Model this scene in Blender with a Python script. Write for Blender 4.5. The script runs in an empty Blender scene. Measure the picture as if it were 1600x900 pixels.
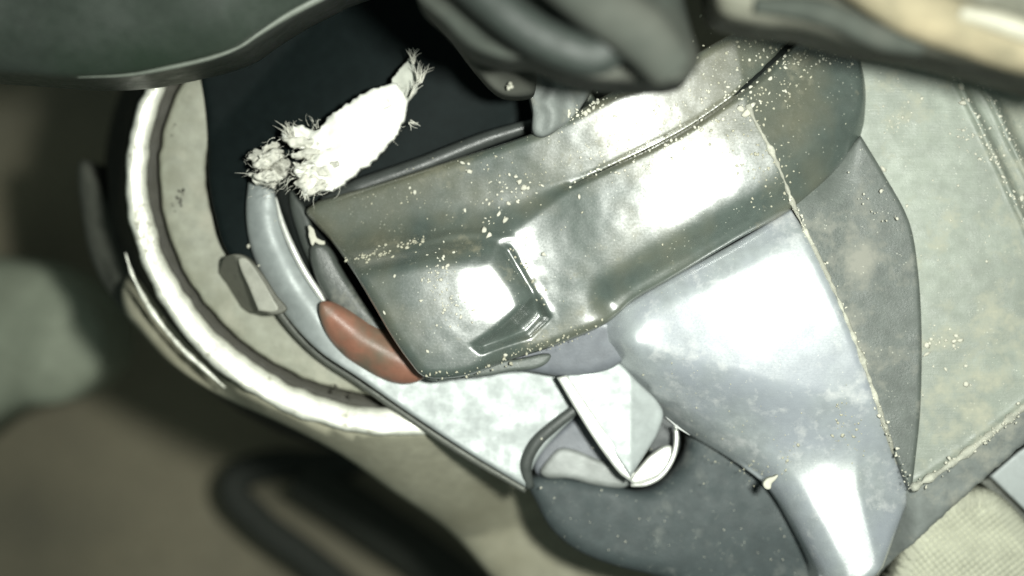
import bpy, math, random
import numpy as np
from mathutils import Vector, noise as mnoise
from mathutils.geometry import delaunay_2d_cdt

random.seed(7)
rng = np.random.default_rng(7)
S = 1e-4          # one unit of the layout is a tenth of a millimetre
D = 2500.0        # camera height above the focus plane, same unit
C = bpy.context.scene.collection
scene = bpy.context.scene

# ------------------------------------------------------------------ camera
cam_data = bpy.data.cameras.new('camera')
cam = bpy.data.objects.new('camera', cam_data)
C.objects.link(cam)
cam.location = (0, 0, D * S)
cam_data.sensor_width = 36
cam_data.lens = 36 * D / 1600
cam_data.clip_start = 0.005
cam_data.clip_end = 10
cam_data.dof.use_dof = True
cam_data.dof.focus_distance = (D - 20) * S
cam_data.dof.aperture_fstop = 7.2
scene.camera = cam

# ------------------------------------------------------------------ world
world = bpy.data.worlds.new('World')
scene.world = world
world.use_nodes = True
bg = world.node_tree.nodes['Background']
bg.inputs['Color'].default_value = (0.80, 1.0, 0.90, 1)
bg.inputs['Strength'].default_value = 0.12

# ------------------------------------------------------------------ the hand torch that lights the place
LX, LY, LZ = 1150.0, 360.0, 2150.0
ld = bpy.data.lights.new('torch', 'AREA')
ld.shape = 'DISK'
ld.size = 170 * S
ld.energy = 0.235
ld.spread = math.radians(96)
ld.color = (0.965, 1.0, 0.925)
lamp = bpy.data.objects.new('torch', ld)
C.objects.link(lamp)
lamp.location = ((LX - 800) * S, (450 - LY) * S, LZ * S)
tgt = Vector(((1080 - 800) * S, (450 - 430) * S, 0))
lamp.rotation_euler = (tgt - lamp.location).to_track_quat('-Z', 'Y').to_euler()

vs = scene.view_settings
vs.view_transform = 'Standard'
vs.look = 'None'
vs.exposure = 0.35
vs.gamma = 1.0
vs.use_curve_mapping = False


# ================================================================== helpers
def W(x, y, z):
    """layout point (x right, y down, z towards the camera) -> metres"""
    f = (D - z) / D
    return np.stack([(x - 800) * f * S, (450 - y) * f * S, z * S + 0 * x], -1)


def arr(a):
    return np.asarray(a, float)


def spline(pts, closed=True, step=4.0):
    """Catmull-Rom through points; a third value 1 marks a sharp corner."""
    P = [(p[0], p[1]) for p in pts]
    sharp = [len(p) > 2 and p[2] for p in pts]
    n = len(P)
    out = []
    for i in range(n if closed else n - 1):
        j = (i + 1) % n
        p1, p2 = arr(P[i]), arr(P[j])
        p0 = arr(P[i - 1]) if (closed or i > 0) and not sharp[i] else 2 * p1 - p2
        p3 = arr(P[(j + 1) % n]) if (closed or j < n - 1) and not sharp[j] else 2 * p2 - p1
        L = np.linalg.norm(p2 - p1)
        # chord-scaled tangents keep uneven spacing from looping
        d1 = (p2 - p0) / max(np.linalg.norm(p2 - p0), 1e-6) * L
        d2 = (p3 - p1) / max(np.linalg.norm(p3 - p1), 1e-6) * L
        m = max(1, int(L / step))
        for k in range(m):
            t = k / m
            h = ((2 * t**3 - 3 * t**2 + 1) * p1 + (t**3 - 2 * t**2 + t) * d1
                 + (-2 * t**3 + 3 * t**2) * p2 + (t**3 - t**2) * d2)
            out.append(h)
    if not closed:
        out.append(arr(P[-1]))
    return np.array(out)


def seg_dist(x, y, poly, closed=True):
    """distance to a polyline and the running position of the nearest point"""
    a = poly
    b = np.roll(poly, -1, 0) if closed else poly[1:]
    if not closed:
        a = poly[:-1]
    best = np.full(x.shape, 1e18)
    pos = np.zeros(x.shape)
    for k in range(len(a)):
        d = b[k] - a[k]
        L2 = d @ d + 1e-9
        t = np.clip(((x - a[k, 0]) * d[0] + (y - a[k, 1]) * d[1]) / L2, 0, 1)
        q = (x - a[k, 0] - t * d[0])**2 + (y - a[k, 1] - t * d[1])**2
        m = q < best
        best = np.where(m, q, best)
        pos = np.where(m, (k + t) / len(a), pos)
    return np.sqrt(best), pos


def inside(x, y, poly):
    r = np.zeros(x.shape, bool)
    x2, y2 = np.roll(poly[:, 0], -1), np.roll(poly[:, 1], -1)
    for xa, ya, xb, yb in zip(poly[:, 0], poly[:, 1], x2, y2):
        if ya == yb:
            continue
        r ^= ((ya > y) != (yb > y)) & (x < (xb - xa) * (y - ya) / (yb - ya) + xa)
    return r


def side(x, y, line):
    """signed distance to an open polyline, positive on its right-hand side as drawn (y down)"""
    a, b = line[:-1], line[1:]
    best = np.full(x.shape, 1e18)
    sg = np.ones(x.shape)
    for k in range(len(a)):
        d = b[k] - a[k]
        L2 = d @ d + 1e-9
        t = ((x - a[k, 0]) * d[0] + (y - a[k, 1]) * d[1]) / L2
        tc = np.clip(t, 0, 1)
        q = (x - a[k, 0] - tc * d[0])**2 + (y - a[k, 1] - tc * d[1])**2
        cr = d[0] * (y - a[k, 1]) - d[1] * (x - a[k, 0])
        m = q < best
        best = np.where(m, q, best)
        sg = np.where(m, np.sign(cr), sg)
    return np.sqrt(best) * sg


def sstep(a, b, v):
    t = np.clip((v - a) / (b - a), 0, 1)
    return t * t * (3 - 2 * t)


def groove(x, y, line, width, depth):
    d, _ = seg_dist(x, y, line, False)
    return -depth * np.exp(-(d / width)**2)


def bumps(x, y, scale, amp, seed=0.0):
    v = np.empty(x.shape)
    for i in range(len(x)):
        v[i] = mnoise.noise(Vector((x[i] / scale, y[i] / scale, seed)))
    return v * amp


def mirror_plane(px, py, z0):
    """a plane through (px,py,z0) tilted so that it glints the torch to the camera there"""
    p = Vector(W(arr([px]), arr([py]), arr([z0]))[0])
    n = ((cam.location - p).normalized() + (lamp.location - p).normalized()).normalized()
    gx, gy = -n.x / n.z, n.y / n.z
    return lambda x, y: z0 + gx * (x - px) + gy * (y - py)


def dome(px, py, z0, ang=0.0, bx=80.0, by=80.0, sx=0.15, sy=0.15):
    """gently crowned surface whose top glints at (px,py); bx/by: how fast it rounds off along and across ang"""
    f = mirror_plane(px, py, z0)
    ca, sa = math.cos(ang), math.sin(ang)
    def g(x, y):
        u = (x - px) * ca + (y - py) * sa
        v = -(x - px) * sa + (y - py) * ca
        return f(x, y) - sx * bx * (np.sqrt(1 + (u / bx)**2) - 1) - sy * by * (np.sqrt(1 + (v / by)**2) - 1)
    return g


def soft(x, y, poly, w):
    poly = arr(poly)
    d, _ = seg_dist(x, y, poly)
    return sstep(0, 1, np.where(inside(x, y, poly), d, 0) / w)


def plane(px, py, z0, gx=0.0, gy=0.0):
    return lambda x, y: z0 + gx * (x - px) + gy * (y - py)


def mesh_object(name, verts, faces, mat, parent=None, smooth=True):
    me = bpy.data.meshes.new(name)
    v = np.asarray(verts, float)
    pp = parent
    while pp is not None:
        v = v - np.array(pp.location)[None]
        pp = pp.parent
    me.from_pydata([tuple(p) for p in v], [], faces)
    me.materials.append(mat)
    if smooth:
        me.polygons.foreach_set('use_smooth', [True] * len(me.polygons))
    me.update()
    o = bpy.data.objects.new(name, me)
    C.objects.link(o)
    if parent is not None:
        o.parent = parent
    return o


def tag(o, label=None, cat=None, group=None, kind=None):
    if label: o['label'] = label
    if cat: o['category'] = cat
    if group: o['group'] = group
    if kind: o['kind'] = kind
    return o


def empty(name, x, y, z, label, cat, group=None):
    o = bpy.data.objects.new(name, None)
    o.empty_display_size = 0.005
    C.objects.link(o)
    o.location = tuple(W(arr([x]), arr([y]), arr([z]))[0])
    bpy.context.view_layer.update()
    return tag(o, label, cat, group)


def pad(name, outline, h, mat, parent=None, spacing=5.0, r=8.0, thick=60.0, rough=0.0,
        closed_outline=None, taper=0.0, bottom=None):
    """a solid with a traced outline, a modelled top surface, rounded rim, side wall and back"""
    B = spline(outline, True, min(spacing, 5.0)) if closed_outline is None else closed_outline
    area = 0.5 * np.sum(B[:, 0] * np.roll(B[:, 1], -1) - np.roll(B[:, 0], -1) * B[:, 1])
    if area < 0:
        B = B[::-1]
    if rough:
        nb = len(B)
        tn = np.roll(B, -1, 0) - np.roll(B, 1, 0)
        nn = np.stack([tn[:, 1], -tn[:, 0]], 1)
        nn /= np.linalg.norm(nn, axis=1)[:, None] + 1e-9
        amp = np.array([mnoise.noise(Vector((p[0] / 9, p[1] / 9, 3.1))) + 0.5 * mnoise.noise(Vector((p[0] / 3.5, p[1] / 3.5, 8.1))) for p in B])
        B = B + nn * (amp * rough)[:, None]
    nb = len(B)
    tn = np.roll(B, -1, 0) - np.roll(B, 1, 0)
    inn = np.stack([-tn[:, 1], tn[:, 0]], 1)
    inn /= np.linalg.norm(inn, axis=1)[:, None] + 1e-9
    pts = []
    for f in (0.12, 0.35, 0.7, 1.05):
        q = B + inn * (f * r)
        d, _ = seg_dist(q[:, 0], q[:, 1], B)
        ok = inside(q[:, 0], q[:, 1], B) & (d > f * r * 0.9)
        pts.append(q[ok])
    x0, y0 = B.min(0)
    x1, y1 = B.max(0)
    gx, gy = np.meshgrid(np.arange(x0, x1, spacing), np.arange(y0, y1, spacing * 0.87))
    gx = gx + (np.arange(gx.shape[0]) % 2)[:, None] * spacing * 0.5
    gx, gy = gx.ravel(), gy.ravel()
    ok = inside(gx, gy, B)
    gx, gy = gx[ok], gy[ok]
    d, _ = seg_dist(gx, gy, B)
    ok = d > r * 1.05 + spacing * 0.4
    pts.append(np.stack([gx[ok], gy[ok]], 1))
    I = np.concatenate(pts)
    allp = np.concatenate([B, I])
    vs_, es_, fs_, _, _, _ = delaunay_2d_cdt([Vector(p) for p in allp], [(i, (i + 1) % nb) for i in range(nb)], [], 1, 1e-4)
    V = np.array([(v.x, v.y) for v in vs_])
    d, _ = seg_dist(V[:, 0], V[:, 1], B)
    d[:nb] = 0
    dd = np.clip(r - d, 0, r)
    zz = h(V[:, 0], V[:, 1])
    zz = zz - (r - np.sqrt(np.maximum(r * r - dd * dd, 0)))
    top = W(V[:, 0], V[:, 1], zz)
    faces = [tuple(reversed(f)) for f in fs_]
    n0 = len(top)
    Bx = V[:nb] - inn * taper if len(V) >= nb else B
    zb = zz[:nb] - thick if bottom is None else np.full(nb, float(bottom))
    # keep the wall vertical in space (same metres as the rim)
    fr = (D - zz[:nb]) / D
    bot = np.stack([(V[:nb, 0] - inn[:, 0] * taper - 800) * fr * S, (450 - V[:nb, 1] + inn[:, 1] * taper) * fr * S, zb * S], -1)
    verts = np.concatenate([top, bot])
    for i in range(nb):
        j = (i + 1) % nb
        faces.append((i, j, n0 + j, n0 + i))
    faces.append(tuple(n0 + i for i in range(nb)))
    return mesh_object(name, verts, faces, mat, parent)


def tube_verts(path, rad, sides=12, flat=1.0):
    """path: (n,3) metres, rad: metres (scalar or list)"""
    path = arr(path)
    n = len(path)
    rad = np.full(n, rad) if np.isscalar(rad) else arr(rad)
    tn = np.gradient(path, axis=0)
    tn /= np.linalg.norm(tn, axis=1)[:, None] + 1e-12
    ref = np.array([0.0, 0.0, 1.0])
    V, F = [], []
    for i in range(n):
        a = np.cross(tn[i], ref)
        if np.linalg.norm(a) < 1e-3:
            a = np.cross(tn[i], [0, 1, 0])
        a /= np.linalg.norm(a)
        b = np.cross(a, tn[i])
        for k in range(sides):
            t = 2 * math.pi * k / sides
            V.append(path[i] + rad[i] * (math.cos(t) * a + flat * math.sin(t) * b))
    for i in range(n - 1):
        for k in range(sides):
            k2 = (k + 1) % sides
            F.append((i * sides + k, i * sides + k2, (i + 1) * sides + k2, (i + 1) * sides + k))
    F.append(tuple(reversed(range(sides))))
    F.append(tuple((n - 1) * sides + k for k in range(sides)))
    return V, F


def tube(name, pts, rad, mat, parent=None, sides=14, step=6, flat=1.0, wob=0.0):
    """pts: (x, y, z, [radius scale]) in layout units"""
    p2 = spline([(p[0], p[1]) for p in pts], False, step)
    key = arr([(p[0], p[1]) for p in pts])
    seg = np.linalg.norm(np.diff(key, axis=0), axis=1)
    ks = np.concatenate([[0], np.cumsum(seg)])
    s2 = np.linalg.norm(np.diff(p2, axis=0), axis=1)
    cs = np.concatenate([[0], np.cumsum(s2)])
    cs = cs / cs[-1] * ks[-1]
    z = np.interp(cs, ks, [p[2] for p in pts])
    rs = np.interp(cs, ks, [(p[3] if len(p) > 3 else 1.0) for p in pts])
    if wob:
        rs = rs * (1 + wob * np.array([mnoise.noise(Vector((c / 14, 3.3, rad))) for c in cs]))
    P3 = W(p2[:, 0], p2[:, 1], z)
    V, F = tube_verts(P3, rs * rad * S, sides, flat)
    return mesh_object(name, V, F, mat, parent)


ICO = None
def ico():
    global ICO
    if ICO is None:
        g = (1 + 5**0.5) / 2
        v = arr([(-1, g, 0), (1, g, 0), (-1, -g, 0), (1, -g, 0), (0, -1, g), (0, 1, g), (0, -1, -g), (0, 1, -g), (g, 0, -1), (g, 0, 1), (-g, 0, -1), (-g, 0, 1)])
        v /= np.linalg.norm(v[0])
        f = [(0, 11, 5), (0, 5, 1), (0, 1, 7), (0, 7, 10), (0, 10, 11), (1, 5, 9), (5, 11, 4), (11, 10, 2), (10, 7, 6), (7, 1, 8), (3, 9, 4), (3, 4, 2), (3, 2, 6), (3, 6, 8), (3, 8, 9), (4, 9, 5), (2, 4, 11), (6, 2, 10), (8, 6, 7), (9, 8, 1)]
        ICO = (v, f)
    return ICO


def crumbs(name, spots, mat, parent):
    """spots: (x, y, z, radius) crumbs of dust lying on a surface, one joined part"""
    v, f = ico()
    V, F = [], []
    for (x, y, z, r) in spots:
        c = W(arr([x]), arr([y]), arr([z]))[0]
        sc = np.array([random.uniform(.6, 1.5), random.uniform(.6, 1.3), random.uniform(.2, .45)]) * r * 0.85 * S
        a = random.uniform(0, 6.28)
        vv = v * (1 + 0.25 * rng.standard_normal((12, 1))) * sc
        vv = np.stack([vv[:, 0] * math.cos(a) - vv[:, 1] * math.sin(a), vv[:, 0] * math.sin(a) + vv[:, 1] * math.cos(a), vv[:, 2]], 1)
        n0 = len(V)
        V.extend(list(vv + c))
        F.extend([tuple(n0 + i for i in t) for t in f])
    o = mesh_object(name, V, F, mat, parent)
    o['kind'] = 'stuff'
    return o


# ================================================================== materials
def material(name, base, rough=0.4, metal=0.0, dust=None, dust_amt=0.0, dust_scale=260, spot=0.0,
             bump=0.15, fine=2600, spec=0.5, tint=None, tint_scale=60, tint_amt=0.5, rvar=0.12, scratch=0.0,
             dust_rough=0.85, sheen=0.0, coat=0.0, coat_rough=0.3):
    m = bpy.data.materials.new(name)
    m.use_nodes = True
    nt = m.node_tree
    N, Lk = nt.nodes, nt.links
    b = N['Principled BSDF']
    b.inputs['Roughness'].default_value = rough
    b.inputs['Metallic'].default_value = metal
    b.inputs['Specular IOR Level'].default_value = spec
    if coat:
        b.inputs['Coat Weight'].default_value = coat
        b.inputs['Coat Roughness'].default_value = coat_rough
        b.inputs['Coat IOR'].default_value = 2.0
    if sheen:
        b.inputs['Sheen Weight'].default_value = sheen
    tc = N.new('ShaderNodeTexCoord')
    co = tc.outputs['Object']

    def noise(scale, detail=5, rough_=0.6):
        n = N.new('ShaderNodeTexNoise')
        n.inputs['Scale'].default_value = scale
        n.inputs['Detail'].default_value = detail
        n.inputs['Roughness'].default_value = rough_
        Lk.new(co, n.inputs['Vector'])
        return n.outputs['Fac']

    def rng_(src, a, b_, c=0.0, d=1.0):
        r = N.new('ShaderNodeMapRange')
        r.inputs['From Min'].default_value = a
        r.inputs['From Max'].default_value = b_
        r.inputs['To Min'].default_value = c
        r.inputs['To Max'].default_value = d
        Lk.new(src, r.inputs['Value'])
        return r.outputs['Result']

    def mix(f, a, b_):
        x = N.new('ShaderNodeMix')
        x.data_type = 'RGBA'
        if isinstance(f, float): x.inputs['Factor'].default_value = f
        else: Lk.new(f, x.inputs['Factor'])
        for s, v in ((x.inputs[6], a), (x.inputs[7], b_)):
            if isinstance(v, tuple): s.default_value = (*v, 1)
            else: Lk.new(v, s)
        return x.outputs[2]

    col = mix(rng_(noise(fine * 0.2), 0.3, 0.7), tuple(c * 0.86 for c in base), tuple(c * 1.14 for c in base))
    if tint:
        col = mix(rng_(noise(tint_scale, 3), 0.42, 0.62, 0, tint_amt), col, tint)
    rsrc = rng_(noise(dust_scale * 1.7, 6), 0.3, 0.7, rough - rvar, rough + rvar)
    if dust:
        n1 = noise(dust_scale, 8, 0.68)
        n2 = noise(dust_scale * 0.2, 4, 0.6)
        ml = N.new('ShaderNodeMath'); ml.operation = 'MULTIPLY_ADD'
        Lk.new(n2, ml.inputs[0]); ml.inputs[1].default_value = 0.9; Lk.new(n1, ml.inputs[2])
        f = rng_(ml.outputs[0], 1.12 - 0.35 * dust_amt, 1.34 - 0.30 * dust_amt)
        col = mix(f, col, dust)
        rsrc2 = N.new('ShaderNodeMix'); rsrc2.data_type = 'FLOAT'
        Lk.new(f, rsrc2.inputs[0]); Lk.new(rsrc, rsrc2.inputs[2]); rsrc2.inputs[3].default_value = dust_rough
        rsrc = rsrc2.outputs[0]
        if coat:
            cw = rng_(f, 0, 1, coat, coat * 0.5)
            Lk.new(cw, b.inputs['Coat Weight'])
            Lk.new(rng_(noise(2600, 5), 0.35, 0.65, coat_rough - 0.03, coat_rough + 0.04), b.inputs['Coat Roughness'])
    if spot:
        vo = N.new('ShaderNodeTexVoronoi')
        vo.inputs['Scale'].default_value = 1500
        Lk.new(co, vo.inputs['Vector'])
        gate = rng_(noise(500, 2), 0.52, 0.62)
        f2 = rng_(vo.outputs['Distance'], 0.17, 0.10, 0, spot)
        mm = N.new('ShaderNodeMath'); mm.operation = 'MULTIPLY'
        Lk.new(gate, mm.inputs[0]); Lk.new(f2, mm.inputs[1])
        col = mix(mm.outputs[0], col, (0.62, 0.62, 0.52))
    Lk.new(col, b.inputs['Base Color'])
    Lk.new(rsrc, b.inputs['Roughness'])
    bp = N.new('ShaderNodeBump')
    bp.inputs['Strength'].default_value = bump
    bp.inputs['Distance'].default_value = 0.0006
    Lk.new(noise(fine, 6, 0.7), bp.inputs['Height'])
    last = bp.outputs['Normal']
    if scratch:
        mp = N.new('ShaderNodeMapping')
        mp.inputs['Rotation'].default_value = (0, 0, 0.6)
        mp.inputs['Scale'].default_value = (120, 4000, 100)
        Lk.new(co, mp.inputs['Vector'])
        ns = N.new('ShaderNodeTexNoise'); ns.inputs['Scale'].default_value = 1.0; ns.inputs['Detail'].default_value = 3
        Lk.new(mp.outputs[0], ns.inputs['Vector'])
        b2 = N.new('ShaderNodeBump')
        b2.inputs['Strength'].default_value = scratch
        b2.inputs['Distance'].default_value = 0.0003
        Lk.new(ns.outputs['Fac'], b2.inputs['Height'])
        Lk.new(last, b2.inputs['Normal'])
        last = b2.outputs['Normal']
    Lk.new(last, b.inputs['Normal'])
    return m


M = {}
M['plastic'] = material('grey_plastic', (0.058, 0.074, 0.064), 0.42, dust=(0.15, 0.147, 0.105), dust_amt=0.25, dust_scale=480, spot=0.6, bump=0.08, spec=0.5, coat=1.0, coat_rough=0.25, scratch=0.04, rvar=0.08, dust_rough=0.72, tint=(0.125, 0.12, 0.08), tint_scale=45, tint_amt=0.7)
M['plastic_cool'] = material('grey_plastic_cool', (0.27, 0.295, 0.295), 0.42, dust=(0.42, 0.43, 0.43), dust_amt=0.3, dust_scale=420, spot=0.5, bump=0.08, spec=0.5, coat=1.0, coat_rough=0.28, scratch=0.04, rvar=0.08, dust_rough=0.72, tint=(0.26, 0.28, 0.325), tint_scale=55, tint_amt=0.6)  # bluish tint paints in the cooler light over the lower body
M['plastic_dark'] = material('grey_plastic_dark', (0.085, 0.097, 0.087), 0.5, dust=(0.22, 0.22, 0.19), dust_amt=0.3, dust_scale=240, spot=0.6, bump=0.2)
M['plastic_plate'] = material('grey_plate', (0.22, 0.245, 0.205), 0.5, dust=(0.33, 0.33, 0.26), dust_amt=0.45, dust_scale=240, spot=0.6, bump=0.12, tint=(0.155, 0.17, 0.145), tint_scale=55, tint_amt=0.55, scratch=0.15)
M['plastic_rim'] = material('grey_rim', (0.165, 0.18, 0.17), 0.55, dust=(0.27, 0.27, 0.23), dust_amt=0.4, dust_scale=240, bump=0.25)
M['crumb'] = material('dust_crumb', (0.50, 0.49, 0.41), 0.85, bump=0.2)
M['crumb_dim'] = material('dust_crumb_dim', (0.36, 0.35, 0.27), 0.8, bump=0.2)
M['boss'] = material('blue_grey_plastic', (0.13, 0.14, 0.155), 0.45, bump=0.12)
M['rubber'] = material('dark_rubber', (0.042, 0.054, 0.055), 0.65, dust=(0.14, 0.15, 0.14), dust_amt=0.35, dust_scale=200, spot=0.5, bump=0.25)
M['rubber_band'] = material('rubber_band', (0.05, 0.056, 0.052), 0.5, bump=0.15)
M['black'] = material('black_sleeve', (0.006, 0.0095, 0.0095), 0.6, bump=0.0, spec=0.06, rvar=0.0)
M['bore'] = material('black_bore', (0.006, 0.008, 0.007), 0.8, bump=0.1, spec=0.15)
M['metal_sheet'] = material('bare_sheet_metal', (0.28, 0.305, 0.30), 0.5, 0.15, bump=0.05, tint=(0.23, 0.255, 0.25), tint_scale=25, tint_amt=0.4, scratch=0.06)
M['metal_bright'] = material('bright_metal', (0.72, 0.73, 0.68), 0.36, 0.45, bump=0.15, dust=(0.30, 0.29, 0.22), dust_amt=0.1, dust_scale=320)
M['metal_edge'] = material('worn_metal_edge', (0.10, 0.105, 0.09), 0.5, 0.3, bump=0.2)
M['rim'] = material('bright_rim_metal', (0.88, 0.88, 0.78), 0.40, 0.3, bump=0.2, dust=(0.30, 0.29, 0.22), dust_amt=0.34, dust_scale=700)
M['face'] = material('cast_grey_face', (0.30, 0.305, 0.245), 0.55, dust=(0.38, 0.37, 0.30), dust_amt=0.35, dust_scale=190, bump=0.3, tint=(0.22, 0.22, 0.165), tint_scale=140, tint_amt=0.6)
M['face_dark'] = material('cast_dark', (0.045, 0.043, 0.032), 0.6, bump=0.3)
M['lug'] = material('cast_lug', (0.11, 0.11, 0.088), 0.55, bump=0.2)  # dark base paints in the shade on the lug's left side
M['lug_top'] = material('lug_top', (0.28, 0.28, 0.235), 0.5, bump=0.15)  # lighter copy paints the lit strip on top of the lug
M['band'] = material('drum_band', (0.07, 0.073, 0.06), 0.85, spec=0.2)  # darker grey paints in the shade at the casting's upper end
M['shell'] = material('dark_drum_shell', (0.02, 0.021, 0.017), 0.85, spec=0.15, bump=0.25, tint=(0.06, 0.056, 0.04), tint_scale=30, tint_amt=0.6)
M['red'] = material('faded_red_seal', (0.23, 0.108, 0.072), 0.42, bump=0.1, tint=(0.115, 0.10, 0.07), tint_scale=110, tint_amt=0.95)
M['cloth'] = material('frayed_white_cloth', (0.80, 0.80, 0.74), 0.9, bump=0.25, spec=0.1)
M['tuft'] = material('frayed_tuft', (0.62, 0.61, 0.54), 0.9, bump=0.5, spec=0.1)
M['cover'] = material('grey_green_cover', (0.038, 0.048, 0.039), 0.5, bump=0.15, tint=(0.015, 0.028, 0.016), tint_scale=25, tint_amt=0.8)
M['cover_lip'] = material('cover_lip', (0.17, 0.19, 0.16), 0.4, bump=0.15)  # lighter colour paints the highlight along the cover's edge
M['hose'] = material('grey_hose', (0.042, 0.048, 0.041), 0.85, spec=0.15, bump=0.1, tint=(0.085, 0.085, 0.072), tint_scale=40, tint_amt=0.6)
M['hose_dark'] = material('dark_grey_hose', (0.022, 0.028, 0.024), 0.6, bump=0.2)
M['beige'] = material('beige_pipe', (0.25, 0.215, 0.14), 0.9, spec=0.2, bump=0.3, tint=(0.10, 0.10, 0.07), tint_scale=50, tint_amt=0.9, dust=(0.36, 0.31, 0.21), dust_amt=0.5, dust_scale=60)
M['beige_edge'] = material('grey_pipe', (0.15, 0.15, 0.12), 0.9, spec=0.2, bump=0.2, tint=(0.08, 0.08, 0.06), tint_scale=60, tint_amt=0.8)
M['knit'] = material('pale_knit', (0.44, 0.445, 0.355), 0.9, bump=0.5, fine=1500, spec=0.1)
M['rubber_far'] = material('far_rubber', (0.03, 0.033, 0.028), 0.8, spec=0.2)
M['casting'] = material('brown_casting', (0.29, 0.28, 0.21), 0.75, bump=0.2, tint=(0.19, 0.18, 0.125), tint_scale=34, tint_amt=0.8)
M['back'] = material('dim_engine_bay', (0.20, 0.178, 0.122), 0.8, bump=0.3, tint=(0.12, 0.112, 0.082), tint_scale=14, tint_amt=0.8)
M['back_green'] = material('grey_green_block', (0.27, 0.295, 0.225), 0.7, bump=0.3, tint=(0.11, 0.12, 0.085), tint_scale=24, tint_amt=0.7)

# ================================================================== background
def back_h(x, y):
    return -1750 + 120 * np.sin(x / 420 + 0.6) + 90 * np.cos(y / 260 + x / 700) + bumps(x, y, 260, 70)
bgd = pad('background_casting', [(-1150, -1150, 1), (3000, -1150, 1), (3000, 1900, 1), (-1150, 1900, 1)], back_h, M['back'], None, spacing=45, r=30, thick=100)
tag(bgd, kind='structure')

blk = pad('engine_block_corner', [(-500, 440), (-100, 400), (60, 415), (150, 480), (165, 560), (110, 625), (20, 640), (-100, 720), (-500, 800)],
          lambda x, y: -1000 + 0.2 * (x - 50) + bumps(x, y, 90, 40, 2.0), M['back_green'], None, spacing=16, r=70, thick=260)
tag(blk, 'blurred grey green block far behind at the left edge', 'engine block')

hs = tube('rubber_hose', [(640, 650, -1480), (540, 722, -1480), (420, 728, -1480), (366, 756, -1480), (400, 810, -1480), (480, 872, -1480), (620, 985, -1480)], 40, M['rubber_far'])
tag(hs, 'blurred dark rubber hose bent below the beige casting arm', 'hose')
hs2 = tube('coolant_pipe', [(470, 742, -1480), (560, 800, -1480), (700, 900, -1480), (800, 990, -1480)], 60, material('grey_pipe_far', (0.04, 0.043, 0.035), 0.8, spec=0.2))
tag(hs2, 'blurred dull grey pipe inside the bend of the dark hose', 'pipe')

# ================================================================== round drum with bright rim
def fit_ellipse(pts):
    p = arr(pts)
    c = p.mean(0)
    q = (p - c) / 300
    A = np.stack([q[:, 0]**2, q[:, 0] * q[:, 1], q[:, 1]**2, q[:, 0], q[:, 1]], 1)
    s, *_ = np.linalg.lstsq(A, np.ones(len(q)), rcond=None)
    a, b, cc, d, e = s
    ctr = np.linalg.solve([[2 * a, b], [b, 2 * cc]], [-d, -e])
    k = 1 + a * ctr[0]**2 + b * ctr[0] * ctr[1] + cc * ctr[1]**2
    Q = np.array([[a, b / 2], [b / 2, cc]]) / k
    w, U = np.linalg.eigh(Q)
    return ctr * 300 + c, U, 300 / np.sqrt(w)

RIM = [(235, 118), (207, 198), (200, 278), (207, 349), (224, 400), (278, 500), (337, 580), (412, 627), (487, 659), (581, 676), (669, 668), (975, 420), (960, 250)]
ctr, U, ax = fit_ellipse(RIM)
print('ellipse', ctr, ax, U)
def ellipse_pt(th, off):
    """point on the rim ellipse moved inwards by off"""
    p = np.stack([np.cos(th) * (ax[0] - off), np.sin(th) * (ax[1] - off)], -1) @ U.T
    return p + ctr

def casting_h(x, y):
    q = np.stack([x, y], -1) - ctr
    q = q @ U
    e = (np.sqrt((q[:, 0] / ax[0])**2 + (q[:, 1] / ax[1])**2) - 1) * 370
    return -160 - 1.7 * np.clip(e, -20, 170) - 0.35 * np.maximum(e - 170, 0) - 75 * np.exp(-((e - 22) / 16)**2) * sstep(430, 330, x) + bumps(x, y, 120, 18, 4.0) - 110 * sstep(560, 300, y) - 350 * sstep(-3, -26, e)
cast = pad('casting_arm', [(190, 455), (196, 490), (213, 511), (267, 568), (344, 618), (444, 664), (533, 711), (611, 766), (700, 828), (830, 950), (1160, 1010), (1350, 980), (1330, 700), (900, 500), (500, 300), (230, 400), (200, 430)],
           casting_h, M['casting'], None, spacing=12, r=36, thick=420)
tag(cast, 'dusty beige brown casting arm sloping below the bright metal ring', 'casting')

def ring(name, profile, mat, parent, n=256, wob=0.0, closed=True):
    V, F = [], []
    th = np.linspace(0, 2 * math.pi, n, endpoint=False)
    m = len(profile)
    for (off, z) in profile:
        o_ = off
        if wob:
            o_ = off + wob * np.array([mnoise.noise(Vector((math.cos(t) * 16, math.sin(t) * 16, off * 0.05))) for t in th])
        p = np.stack([np.cos(th) * (ax[0] - o_), np.sin(th) * (ax[1] - o_)], -1) @ U.T + ctr + arr([0, -8]) * min(max((off - 9) / 20, 0), 1)
        V.append(W(p[:, 0], p[:, 1], np.full(n, float(z))))
    V = np.concatenate(V)
    det = np.linalg.det(U)
    for k in range(m if closed else m - 1):
        k2 = (k + 1) % m
        for i in range(n):
            j = (i + 1) % n
            f = (k * n + i, k2 * n + i, k2 * n + j, k * n + j)
            F.append(f if det > 0 else f[::-1])
    o = mesh_object(name, V, F, mat, parent)
    return o

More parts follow.
